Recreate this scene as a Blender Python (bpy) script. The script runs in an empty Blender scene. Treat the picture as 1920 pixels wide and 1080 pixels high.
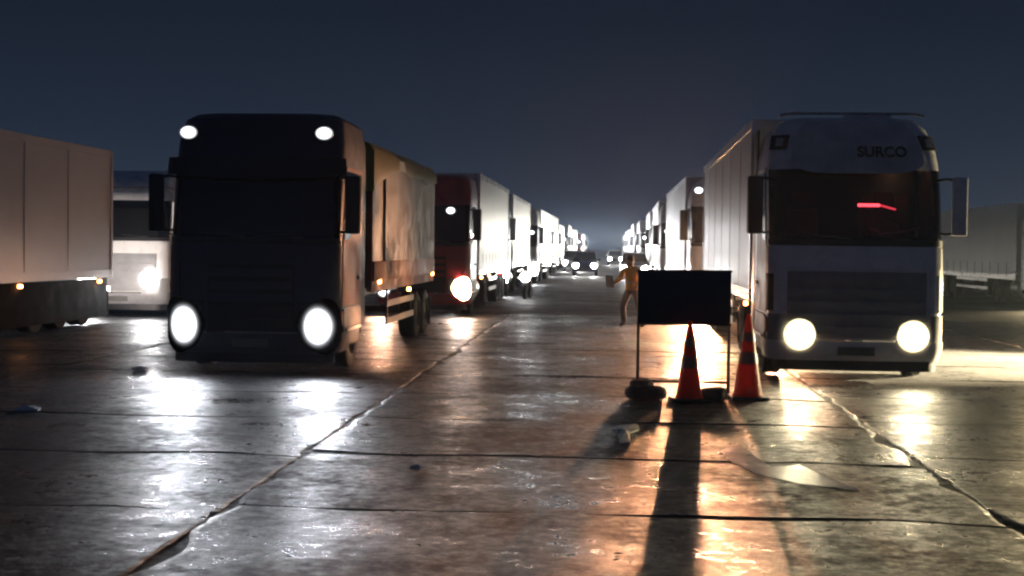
import bpy, bmesh, math, random
from mathutils import Matrix, Vector, noise
R = math.radians
random.seed(7)
sc = bpy.context.scene
col = sc.collection

# ------------------------------------------------------------------ camera
cam_d = bpy.data.cameras.new('camera')
cam = bpy.data.objects.new('camera', cam_d); col.objects.link(cam)
cam_d.sensor_width = 36.0; cam_d.lens = 48.75
cam_d.clip_start = 0.1; cam_d.clip_end = 5000
CAM_H = 1.9
YAW, PITCH, ROLL = math.atan(180/2600), -math.atan(78/2600), R(0.75)
cam.matrix_world = (Matrix.Translation((0, 0, CAM_H)) @ Matrix.Rotation(YAW, 4, 'Z')
                    @ Matrix.Rotation(R(90)+PITCH, 4, 'X') @ Matrix.Rotation(ROLL, 4, 'Z'))
sc.camera = cam
# ------------------------------------------------------------------ world, night sky
w = bpy.data.worlds.new('World'); sc.world = w; w.use_nodes = True
nt = w.node_tree; nt.nodes.clear()
out = nt.nodes.new('ShaderNodeOutputWorld'); bg = nt.nodes.new('ShaderNodeBackground')
sky = nt.nodes.new('ShaderNodeTexSky'); sky.sky_type = 'NISHITA'; sky.sun_disc = False
sky.sun_elevation = R(-4.5); sky.sun_rotation = R(180); sky.altitude = 0
sky.air_density = 1.0; sky.dust_density = 0.6; sky.ozone_density = 3.0
glow = nt.nodes.new('ShaderNodeMix'); glow.data_type = 'RGBA'; glow.blend_type = 'ADD'
glow.inputs[0].default_value = 1.0
SKY_K = 1.0
mulc = nt.nodes.new('ShaderNodeMix'); mulc.data_type = 'RGBA'; mulc.blend_type = 'MULTIPLY'
mulc.inputs[0].default_value = 1.0
mulc.inputs[7].default_value = (0.9*SKY_K, 0.95*SKY_K, 1.0*SKY_K, 1)
nt.links.new(sky.outputs[0], mulc.inputs[6])
nt.links.new(mulc.outputs[2], glow.inputs[6])
# town glow low over the horizon, the same all the way round
tc = nt.nodes.new('ShaderNodeTexCoord'); sep = nt.nodes.new('ShaderNodeSeparateXYZ')
ramp = nt.nodes.new('ShaderNodeValToRGB')
nt.links.new(tc.outputs['Generated'], sep.inputs[0]); nt.links.new(sep.outputs['Z'], ramp.inputs[0])
els = ramp.color_ramp.elements
els[0].position = 0.0; els[0].color = (0.048, 0.068, 0.104, 1)
els[1].position = 0.30; els[1].color = (0.0095, 0.0155, 0.031, 1)
for p, c in ((0.03, (0.037, 0.054, 0.089)), (0.08, (0.025, 0.038, 0.067)), (0.16, (0.015, 0.0235, 0.0445))):
    e = els.new(p); e.color = (*c, 1)
nt.links.new(ramp.outputs[0], glow.inputs[7])
nt.links.new(glow.outputs[2], bg.inputs[0]); bg.inputs[1].default_value = 0.64
nt.links.new(bg.outputs[0], out.inputs[0])
# ------------------------------------------------------------------ exposure and render settings
vs = sc.view_settings; vs.view_transform = 'Standard'; vs.look = 'None'; vs.exposure = 0.0; vs.gamma = 1.0
sc.cycles.use_denoising = True; sc.cycles.use_adaptive_sampling = True; sc.cycles.adaptive_threshold = 0.05; sc.cycles.light_sampling_threshold = 0.02
sc.cycles.max_bounces = 4; sc.cycles.diffuse_bounces = 2; sc.cycles.glossy_bounces = 3
sc.cycles.transmission_bounces = 4; sc.cycles.transparent_max_bounces = 8; sc.cycles.volume_bounces = 0
sc.cycles.sample_clamp_indirect = 6.0; sc.cycles.caustics_reflective = False; sc.cycles.caustics_refractive = False
sc.cycles.pixel_filter_type = 'BLACKMAN_HARRIS'; sc.cycles.filter_width = 2.4

# ------------------------------------------------------------------ helpers: materials
MATS = {}
def pm(name, c, rough=0.5, metal=0.0, var=0.25, scale=3.0, bump=0.0, bscale=40.0, emit=None, es=0.0, spec=0.5, coat=0.0):
    """procedural principled material: colour and gloss broken up by noise in object space"""
    if name in MATS: return MATS[name]
    m = bpy.data.materials.new(name); m.use_nodes = True; t = m.node_tree; b = t.nodes['Principled BSDF']
    b.inputs['Metallic'].default_value = metal; b.inputs['Specular IOR Level'].default_value = spec
    b.inputs['Coat Weight'].default_value = coat
    co = t.nodes.new('ShaderNodeTexCoord')
    n = t.nodes.new('ShaderNodeTexNoise'); n.inputs['Scale'].default_value = scale; n.inputs['Detail'].default_value = 6
    n.inputs['Roughness'].default_value = 0.65
    t.links.new(co.outputs['Object'], n.inputs['Vector'])
    rp = t.nodes.new('ShaderNodeValToRGB'); e = rp.color_ramp.elements
    e[0].position = 0.3; e[1].position = 0.7
    e[0].color = tuple(x*(1-var) for x in c)+(1,); e[1].color = tuple(min(1, x*(1+var*0.5)) for x in c)+(1,)
    t.links.new(n.outputs['Fac'], rp.inputs[0]); t.links.new(rp.outputs[0], b.inputs['Base Color'])
    mr = t.nodes.new('ShaderNodeMapRange'); mr.inputs[1].default_value = 0.3; mr.inputs[2].default_value = 0.7
    mr.inputs[3].default_value = max(0.03, rough*(1-var)); mr.inputs[4].default_value = min(1, rough*(1+var))
    t.links.new(n.outputs['Fac'], mr.inputs[0]); t.links.new(mr.outputs[0], b.inputs['Roughness'])
    if bump:
        n2 = t.nodes.new('ShaderNodeTexNoise'); n2.inputs['Scale'].default_value = bscale; n2.inputs['Detail'].default_value = 4
        t.links.new(co.outputs['Object'], n2.inputs['Vector'])
        bp = t.nodes.new('ShaderNodeBump'); bp.inputs['Strength'].default_value = bump; bp.inputs['Distance'].default_value = 0.02
        t.links.new(n2.outputs['Fac'], bp.inputs['Height']); t.links.new(bp.outputs[0], b.inputs['Normal'])
    if emit:
        b.inputs['Emission Color'].default_value = (*emit, 1); b.inputs['Emission Strength'].default_value = es
    MATS[name] = m; return m
def glassmat(name, tint, clear):
    if name in MATS: return MATS[name]
    m = bpy.data.materials.new(name); m.use_nodes = True; t = m.node_tree; t.nodes.clear()
    o = t.nodes.new('ShaderNodeOutputMaterial'); g = t.nodes.new('ShaderNodeBsdfGlossy'); tr = t.nodes.new('ShaderNodeBsdfTransparent')
    g.inputs['Roughness'].default_value = 0.04; tr.inputs[0].default_value = (*tint, 1)
    lw = t.nodes.new('ShaderNodeFresnel'); lw.inputs['IOR'].default_value = 1.5
    no = t.nodes.new('ShaderNodeTexNoise'); no.inputs['Scale'].default_value = 2.5
    mr = t.nodes.new('ShaderNodeMath'); mr.operation = 'MULTIPLY_ADD'; mr.inputs[1].default_value = 0.05; mr.inputs[2].default_value = 0.02
    t.links.new(no.outputs['Fac'], mr.inputs[0]); t.links.new(mr.outputs[0], g.inputs['Roughness'])
    mx = t.nodes.new('ShaderNodeMixShader')
    t.links.new(lw.outputs[0], mx.inputs[0]); t.links.new(tr.outputs[0], mx.inputs[1]); t.links.new(g.outputs[0], mx.inputs[2])
    t.links.new(mx.outputs[0], o.inputs[0]); MATS[name] = m; return m
def emat(name, c, s):
    if name in MATS: return MATS[name]
    m = bpy.data.materials.new(name); m.use_nodes = True; t = m.node_tree; t.nodes.clear()
    o = t.nodes.new('ShaderNodeOutputMaterial'); e = t.nodes.new('ShaderNodeEmission')
    e.inputs[0].default_value = (*c, 1); e.inputs[1].default_value = s
    t.links.new(e.outputs[0], o.inputs[0]); MATS[name] = m; return m

def glare_lensmat(name, c, s, rim=0.0, power=4.0):  # emission fades outward: the glare halo is put into the lens
    if name in MATS: return MATS[name]
    m = bpy.data.materials.new(name); m.use_nodes = True; t = m.node_tree; t.nodes.clear()
    o = t.nodes.new('ShaderNodeOutputMaterial'); e = t.nodes.new('ShaderNodeEmission'); e.inputs[0].default_value = (*c, 1)
    tc = t.nodes.new('ShaderNodeTexCoord'); mp = t.nodes.new('ShaderNodeMapping'); mp.inputs['Location'].default_value = (-1, 0, -1); mp.inputs['Scale'].default_value = (2, 0, 2)
    ln = t.nodes.new('ShaderNodeVectorMath'); ln.operation = 'LENGTH'
    t.links.new(tc.outputs['Generated'], mp.inputs[0]); t.links.new(mp.outputs[0], ln.inputs[0])
    def math_(op, a, b):
        n = t.nodes.new('ShaderNodeMath'); n.operation = op
        for k, v in ((0, a), (1, b)):
            if isinstance(v, (int, float)): n.inputs[k].default_value = v
            else: t.links.new(v, n.inputs[k])
        return n.outputs[0]
    f = math_('POWER', math_('MAXIMUM', math_('SUBTRACT', 1.0, ln.outputs['Value']), 0.0), power)
    t.links.new(math_('ADD', math_('MULTIPLY', f, s), rim), e.inputs[1])
    t.links.new(e.outputs[0], o.inputs[0]); MATS[name] = m; return m

# ------------------------------------------------------------------ helpers: geometry
class MB:
    """collects vertices and faces; build() links them as ONE mesh object"""
    def __init__(s): s.v = []; s.f = []
    def add(s, v, f):
        o = len(s.v); s.v += [tuple(p) for p in v]; s.f += [tuple(i+o for i in q) for q in f]; return s
    def box(s, x0, x1, y0, y1, z0, z1, b=0.0):
        if b <= 0:
            return s.add([(x0,y0,z0),(x1,y0,z0),(x1,y1,z0),(x0,y1,z0),(x0,y0,z1),(x1,y0,z1),(x1,y1,z1),(x0,y1,z1)],
                         [(3,2,1,0),(4,5,6,7),(0,1,5,4),(1,2,6,5),(2,3,7,6),(3,0,4,7)])
        bm = bmesh.new(); bmesh.ops.create_cube(bm, size=1.0)
        for v in bm.verts:
            v.co = ((x0+x1)/2+v.co.x*(x1-x0), (y0+y1)/2+v.co.y*(y1-y0), (z0+z1)/2+v.co.z*(z1-z0))
        bmesh.ops.bevel(bm, geom=bm.edges[:], offset=b, segments=2, affect='EDGES', profile=0.6)
        bm.verts.index_update(); s.add([v.co[:] for v in bm.verts], [[v.index for v in f.verts] for f in bm.faces]); bm.free(); return s
    def tube(s, pts, r, n=8, close=True):
        pts = [Vector(p) for p in pts]; rs = r if isinstance(r, (list, tuple)) else [r]*len(pts); o = []
        for i, p in enumerate(pts):
            d = (pts[min(i+1, len(pts)-1)]-pts[max(i-1, 0)]).normalized()
            a = d.cross(Vector((0, 0, 1)) if abs(d.z) < 0.9 else Vector((1, 0, 0))).normalized(); b = d.cross(a)
            o += [p+(a*math.cos(2*math.pi*k/n)+b*math.sin(2*math.pi*k/n))*rs[i] for k in range(n)]
        f = [(i*n+k, i*n+(k+1) % n, (i+1)*n+(k+1) % n, (i+1)*n+k) for i in range(len(pts)-1) for k in range(n)]
        if close: f += [tuple(range(n)), tuple(range((len(pts)-1)*n, len(pts)*n))[::-1]]
        return s.add(o, f)
    def lathe(s, prof, axis='X', c=(0, 0, 0), n=20, caps=True):
        o = []
        for (a, r) in prof:
            for k in range(n):
                t = 2*math.pi*k/n; p, q = r*math.cos(t), r*math.sin(t)
                o.append((c[0]+a, c[1]+p, c[2]+q) if axis == 'X' else ((c[0]+p, c[1]+a, c[2]+q) if axis == 'Y' else (c[0]+p, c[1]+q, c[2]+a)))
        m = len(prof); f = [(i*n+k, i*n+(k+1) % n, (i+1)*n+(k+1) % n, (i+1)*n+k) for i in range(m-1) for k in range(n)]
        if caps: f += [tuple(range(n))[::-1], tuple(range((m-1)*n, m*n))]
        return s.add(o, f)
    def mesh(s, name, smooth=True):
        me = bpy.data.meshes.new(name); me.from_pydata(s.v, [], s.f); me.update()
        bm = bmesh.new(); bm.from_mesh(me); bmesh.ops.recalc_face_normals(bm, faces=bm.faces[:]); bm.to_mesh(me); bm.free()
        if smooth:
            me.polygons.foreach_set('use_smooth', [True]*len(me.polygons))
            try: me.set_sharp_from_angle(angle=R(38))
            except Exception: pass
        return me
def link(name, me, mat, parent=None, loc=None, rot=None):
    o = bpy.data.objects.new(name, me); col.objects.link(o)
    if parent: o.parent = parent
    if loc: o.location = loc
    if rot: o.rotation_euler = rot
    if me is not None:
        if len(me.materials) == 0: me.materials.append(mat)
        o.material_slots[0].link = 'OBJECT'; o.material_slots[0].material = mat
    return o
CACHE = {}
def part(name, key, fn, mat, parent, loc=None, rot=None):
    """a part whose mesh is made once per key and shared by alike parts"""
    if key not in CACHE:
        mb = MB(); fn(mb); CACHE[key] = mb.mesh(name)
    return link(name, CACHE[key], mat, parent, loc, rot)
def thing(name, label, cat, loc, rz=0.0, group=None):
    o = bpy.data.objects.new(name, None); col.objects.link(o); o.empty_display_size = 0.3
    o.location = loc; o.rotation_euler = (0, 0, rz); tag(o, label, cat, group); return o
def tag(o, label=None, cat=None, group=None, kind=None):
    if label: o['label'] = label
    if cat: o['category'] = cat
    if group: o['group'] = group
    if kind: o['kind'] = kind
    return o
LIGHTS = {}
def beam(parent, loc, key, watts, c, size=150, blend=0.9, down=4.0, radius=0.08, yaw=0.0):
    if key not in LIGHTS:
        d = bpy.data.lights.new('headlight_beam', 'SPOT'); d.energy = watts; d.color = c
        d.spot_size = R(size); d.spot_blend = blend; d.shadow_soft_size = radius; LIGHTS[key] = d
    o = bpy.data.objects.new('headlight_beam', LIGHTS[key]); col.objects.link(o); o.parent = parent; o.location = loc
    o.rotation_euler = (R(-90+down), 0, R(yaw)); return o

# ================================================================== THE GROUND
def wet_concrete(name, c0, c1, r0, r1, bump=0.35, sp=0.55):
    m = bpy.data.materials.new(name); m.use_nodes = True; t = m.node_tree; b = t.nodes['Principled BSDF']
    geo = t.nodes.new('ShaderNodeNewGeometry')
    def noi(scale, detail=6, rough=0.6, sx=1.0, sy=1.0):
        mp = t.nodes.new('ShaderNodeMapping'); mp.inputs['Scale'].default_value = (sx, sy, 1)
        t.links.new(geo.outputs['Position'], mp.inputs[0])
        n = t.nodes.new('ShaderNodeTexNoise'); n.inputs['Scale'].default_value = scale
        n.inputs['Detail'].default_value = detail; n.inputs['Roughness'].default_value = rough
        t.links.new(mp.outputs[0], n.inputs['Vector']); return n.outputs['Fac']
    big, mid, fine, grit = noi(0.33, 5, 0.6), noi(1.6, 8, 0.7, 0.7, 1.3), noi(7, 8, 0.72), noi(60, 3, 0.6)
    def mix(a, b_, f):
        x = t.nodes.new('ShaderNodeMix'); x.data_type = 'FLOAT'; x.inputs[0].default_value = f
        t.links.new(a, x.inputs[2]); t.links.new(b_, x.inputs[3]); return x.outputs[0]
    cf = mix(mix(big, mid, 0.6), fine, 0.35)
    rp = t.nodes.new('ShaderNodeValToRGB'); e = rp.color_ramp.elements; e[0].position = 0.42; e[1].position = 0.58
    e[0].color = (*c0, 1); e[1].color = (*c1, 1); t.links.new(cf, rp.inputs[0]); t.links.new(rp.outputs[0], b.inputs['Base Color'])
    wf = mix(mix(noi(0.5, 4, 0.6), noi(1.9, 8, 0.75), 0.55), noi(9, 6, 0.7), 0.33)
    def rng(src, a, b_, lo, hi):
        mr = t.nodes.new('ShaderNodeMapRange'); mr.inputs[1].default_value = a; mr.inputs[2].default_value = b_
        mr.inputs[3].default_value = lo; mr.inputs[4].default_value = hi; t.links.new(src, mr.inputs[0]); return mr.outputs[0]
    t.links.new(rng(wf, 0.43, 0.57, r0, r1), b.inputs['Roughness'])
    t.links.new(rng(wf, 0.44, 0.58, sp, 0.10), b.inputs['Specular IOR Level'])
    hb = t.nodes.new('ShaderNodeMath'); hb.operation = 'MULTIPLY_ADD'; hb.inputs[1].default_value = 0.10
    t.links.new(grit, hb.inputs[0]); t.links.new(mix(wf, fine, 0.5), hb.inputs[2])
    bp = t.nodes.new('ShaderNodeBump'); bp.inputs['Distance'].default_value = 0.06
    t.links.new(rng(wf, 0.42, 0.58, bump*0.35, bump), bp.inputs['Strength']); t.links.new(hb.outputs[0], bp.inputs['Height'])
    t.links.new(bp.outputs[0], b.inputs['Normal'])
    return m
M_slab = wet_concrete('wet_slab_concrete', (0.018, 0.019, 0.023), (0.046, 0.046, 0.050), 0.24, 0.60, 1.0, 0.40)
M_far = wet_concrete('wet_yard_concrete', (0.030, 0.029, 0.029), (0.085, 0.082, 0.080), 0.50, 0.85, 0.9, 0.25)
M_joint = wet_concrete('joint_dirt', (0.008, 0.008, 0.008), (0.022, 0.021, 0.020), 0.5, 0.8, 0.9, 0.25)

mb = MB(); mb.add([(-500,-60,-0.0075),(500,-60,-0.0075),(500,1200,-0.0075),(-500,1200,-0.0075)], [(0,1,2,3)])
ground = link('ground', mb.mesh('ground', False), M_joint); tag(ground, kind='structure')
# the yard beyond and beside the slabs one can tell apart
XJ = [-19.3, -13.75, -8.2, -2.72, 2.82, 8.3, 13.8]   # joints along the lane
YJ0, SLAB = 4.6, 2.62
NROW = 13
YEND = YJ0+NROW*SLAB
mb = MB()
z = -0.004
for (a, b, c, d) in ((-499, 499, YEND+0.05, 1199), (-499, XJ[0]-0.05, -59, YEND+0.05), (XJ[-1]+0.05, 499, -59, YEND+0.05), (XJ[0]-0.05, XJ[-1]+0.05, -59, YJ0-0.03)):
    mb.add([(a,c,z),(b,c,z),(b,d,z),(a,d,z)], [(0,1,2,3)])
yard = link('yard_surface', mb.mesh('yard_surface', False), M_far); tag(yard, kind='structure')
def slab_mesh(seed, wx, wy, seed_bend=1.7):
    rnd = random.Random(seed); n = 22; mb = MB(); off = Vector((seed*7.3, seed*3.1, 0))
    dip = rnd.uniform(-0.002, 0.003)
    def edge(t, k):  # how far the crumbled edge eats into the slab
        p = Vector((t*5.0, k*11.7, 0))+off
        return 0.008+0.05*max(0, noise.noise(p*2.6)+0.05)+0.17*max(0, noise.noise(p*0.62))
    for j in range(n+1):
        for i in range(n+1):
            fx, fy = i/n, j/n
            wq = lambda k: 0.0 if k == 0 else (1.0 if k == n else 0.008+0.984*(k-1)/(n-2))   # a narrow worn rim round an even grid
            fx, fy = wq(i), wq(j)
            x, y = (fx-0.5)*wx, (fy-0.5)*wy
            l, r_, b, t = edge(fy, 1), edge(fy, 2), edge(fx, 3), edge(fx, 4)
            x = -wx/2+l+fx*(wx-l-r_); y = -wy/2+b+fy*(wy-b-t)
            d = min(fx, 1-fx, fy, 1-fy)
            h = 0.003*noise.noise(Vector((x*0.9, y*0.9, 0))+off)+0.0025*noise.noise(Vector((x*2.2, y*3.2, 3))+off) - dip*math.exp(-((x/0.9)**2+(y/0.9)**2))
            if d < 0.06: h -= 0.003*max(0, 0.3+noise.noise(Vector((x*1.7, y*1.7, 8))+off))
            if d < 0.004: h -= 0.0*noise.noise(Vector((x*6, y*6, 1)))
            mb.v.append((x, y+0.16*noise.noise(Vector((x*0.75, 4.2, seed_bend)))+0.04*noise.noise(Vector((x*2.5, 4.2, seed_bend))), h))
    q = n+1
    mb.f += [(j*q+i, j*q+i+1, (j+1)*q+i+1, (j+1)*q+i) for j in range(n) for i in range(n)]
    rim = [i for i in range(q)]+[j*q+n for j in range(1, q)]+[n*q+i for i in range(n-1, -1, -1)]+[j*q for j in range(n-1, 0, -1)]
    o = len(mb.v); mb.v += [(mb.v[k][0], mb.v[k][1], -0.06) for k in rim]; m = len(rim)
    mb.f += [(rim[k], o+k, o+(k+1) % m, rim[(k+1) % m]) for k in range(m)]
    me = mb.mesh('slab', False); me.polygons.foreach_set('use_smooth', [p.normal.z > 0.6 for p in me.polygons]); return me
SLABS = {}
rnd = random.Random(3)
for i in range(len(XJ)-1):
    wx = XJ[i+1]-XJ[i]; shift = (0.0, 0.3, -0.25, 0.0, 0.55, 0.2)[i]
    for j in range(NROW):
        y = YJ0+SLAB*(j+0.5)+shift; x = (XJ[i]+XJ[i+1])/2
        if (abs(x+4*y/y*0)-1.4) > 0.52*y+3: continue
        k = (round(wx, 2), rnd.randrange(6))
        if k not in SLABS: SLABS[k] = slab_mesh(len(SLABS)+1, wx, SLAB)
        o = link('slab', SLABS[k], M_slab, ground, (x, y, rnd.uniform(-0.002, 0.002)), (rnd.uniform(-0.0008, 0.0008), rnd.uniform(-0.0005, 0.0005), rnd.choice((0, math.pi))+rnd.uniform(-0.006, 0.006)))

# ================================================================== TRUCKS
WHITE = pm('white_paint', (0.80, 0.79, 0.76), 0.28, coat=0.3, var=0.12)
RED = pm('dark_red_paint', (0.22, 0.022, 0.030), 0.35, coat=0.3)
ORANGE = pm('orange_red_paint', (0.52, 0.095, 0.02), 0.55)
GREY = pm('grey_paint', (0.30, 0.30, 0.30), 0.35, coat=0.2)
NAVY = pm('dark_blue_paint', (0.02, 0.03, 0.07), 0.3, coat=0.4)
BLACKP = pm('black_plastic', (0.018, 0.018, 0.02), 0.45)
DARKM = pm('dark_chassis_steel', (0.025, 0.024, 0.023), 0.6)
TYRE = pm('tyre_rubber', (0.014, 0.014, 0.014), 0.75, bump=0.3)
RIM = pm('steel_rim', (0.35, 0.34, 0.33), 0.4, 0.7)
ALU = pm('aluminium', (0.55, 0.55, 0.55), 0.32, 0.9)
DGLASS = pm('dark_glass', (0.006, 0.007, 0.009), 0.06, var=0.1)
CLEAR = glassmat('windscreen_glass', (0.62, 0.66, 0.66), 1)
TRAIL_W = pm('white_trailer_panel', (0.56, 0.56, 0.55), 0.36, var=0.10, scale=0.35, spec=0.22)
TRAIL_G = pm('grey_curtain', (0.52, 0.52, 0.52), 0.36, var=0.08, scale=0.6, bump=0.05, bscale=3.0)
TRAIL_C = pm('cream_trailer_panel', (0.52, 0.50, 0.45), 0.36, var=0.10, scale=0.35, spec=0.22)
MIRG = pm('mirror_glass', (0.5, 0.5, 0.5), 0.04, 1.0)
AMBER = emat('amber_lamp', (1.0, 0.38, 0.10), 22)
REDL = emat('red_lamp', (1.0, 0.06, 0.05), 6)

class Cab:
    """plan outline and front profile of a cab; P(u, z) is a point of its skin.
    u: -3..-2 left side, -2..-1 left front corner, -1..1 front, 1..2 right corner, 2..3 right side"""
    def __init__(s, prof, wid, rear=2.25, bulge=0.05):
        s.prof, s.wid, s.rear, s.bulge = prof, wid, rear, bulge
    @staticmethod
    def ip(tab, z):
        if z <= tab[0][0]: return tab[0][1]
        for (a, b), (c, d) in zip(tab, tab[1:]):
            if z <= c: return b+(d-b)*(z-a)/(c-a)
        return tab[-1][1]
    def P(s, u, z, off=0.0):
        w_, f, r = s.ip(s.wid, z), s.ip(s.prof, z), 0.24+0.10*max(0, min(1, (z-2.9)/0.8))
        sg = -1 if u < 0 else 1; a = abs(u)
        if a <= 1: x, y, nx, ny = a*(w_-r), f, 0, -1
        elif a <= 2:
            t = (a-1)*math.pi/2; nx, ny = math.sin(t), -math.cos(t); x, y = w_-r+r*nx, f+r+r*ny
        else: x, y, nx, ny = w_, f+r+(a-2)*(s.rear-f-r), 1, 0
        y -= s.bulge*(1-(x/w_)**2)*(1 if a <= 2 else 0)
        return (sg*(x+nx*off), y+ny*off, z)
    def us(s, u0, u1, n):
        return [u0+(u1-u0)*i/n for i in range(n+1)]
    def patch(s, mb, u0, u1, z0, z1, nu=12, nz=4, off=0.01, th=0.03):
        """a panel that follows the skin, off proud of it and th thick; z0, z1 may be functions of t across"""
        g = []; q = nu+1
        for o in (off, off-th):
            for j in range(nz+1):
                for i in range(q):
                    t = i/nu; a = z0(t) if callable(z0) else z0; b = z1(t) if callable(z1) else z1
                    g.append(s.P(u0+(u1-u0)*t, a+(b-a)*j/nz, o))
        N = q*(nz+1); f = []
        for j in range(nz):
            for i in range(nu):
                k = j*q+i; f += [(k, k+1, k+q+1, k+q), (N+k+q, N+k+q+1, N+k+1, N+k)]
        rim = [i for i in range(q)]+[j*q+nu for j in range(1, nz+1)]+[nz*q+i for i in range(nu-1, -1, -1)]+[j*q for j in range(nz-1, 0, -1)]
        f += [(rim[k], N+rim[k], N+rim[(k+1) % len(rim)], rim[(k+1) % len(rim)]) for k in range(len(rim))]
        mb.add(g, f)
    def shell(s, mb, zs, hole=None):
        us = s.us(-3, -2, 5)[:-1]+s.us(-2, -1, 5)[:-1]+s.us(-1, 1, 12)[:-1]+s.us(1, 2, 5)[:-1]+s.us(2, 3, 5)
        q = len(us); v = [s.P(u, z) for z in zs for u in us]; f = []
        for j in range(len(zs)-1):
            for i in range(q-1):
                uc, zc = (us[i]+us[i+1])/2, (zs[j]+zs[j+1])/2
                if hole and abs(uc) < hole[0] and hole[1] < zc < hole[2]: continue
                k = j*q+i; f.append((k, k+1, k+q+1, k+q))
            f.append((j*q+q-1, j*q, (j+1)*q, (j+1)*q+q-1))
        f += [tuple(range(q))[::-1], tuple(range((len(zs)-1)*q, len(zs)*q))]
        mb.add(v, f)
TALL = Cab([(0.32,0.10),(0.45,0.02),(0.95,0.0),(1.6,0.02),(2.03,0.06),(3.08,0.32),(3.35,0.42),(3.70,0.60),(3.83,0.74),(3.88,0.92)],
           [(0.32,1.20),(0.5,1.24),(3.0,1.245),(3.3,1.23),(3.6,1.17),(3.78,1.07),(3.88,0.90)])
BROAD = Cab([(0.32,0.08),(0.45,0.02),(1.0,0.0),(1.7,0.02),(1.95,0.04),(3.0,0.22),(3.4,0.30),(3.72,0.42),(3.80,0.55),(3.83,0.75)],
            [(0.32,1.21),(0.5,1.25),(3.2,1.25),(3.6,1.23),(3.75,1.17),(3.83,1.02)])
LOW = Cab([(0.32,0.10),(0.45,0.02),(1.0,0.0),(1.7,0.02),(1.98,0.05),(2.95,0.26),(3.12,0.34),(3.25,0.55),(3.30,0.8)],
          [(0.32,1.20),(0.5,1.24),(2.9,1.24),(3.15,1.17),(3.30,0.95)])
CABS = {'tall': TALL, 'broad': BROAD, 'low': LOW}

def wheel(parent, x, y, r=0.5, wd=0.30, side=1, rim=RIM):
    o = part('wheel', ('wheel', r, wd), lambda m: m.lathe([(-wd/2,r*0.56),(-wd/2,r*0.80),(-wd*0.42,r*0.96),(-wd*0.3,r),(-wd*0.1,r*0.985),(wd*0.1,r*0.985),(wd*0.3,r),(wd*0.42,r*0.96),(wd/2,r*0.80),(wd/2,r*0.56)], n=24), TYRE, parent, (x, y, r+0.004))
    part('rim', ('rim', r, wd), lambda m: m.lathe([(wd*0.30,0.02),(wd*0.30,r*0.30),(wd*0.52,r*0.34),(wd*0.36,r*0.40),(wd*0.34,r*0.50),(wd*0.54,r*0.575),(wd*0.50,r*0.60)], n=20), rim, o, (0, 0, 0), (0, 0, 0 if side > 0 else math.pi))
    return o

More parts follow.
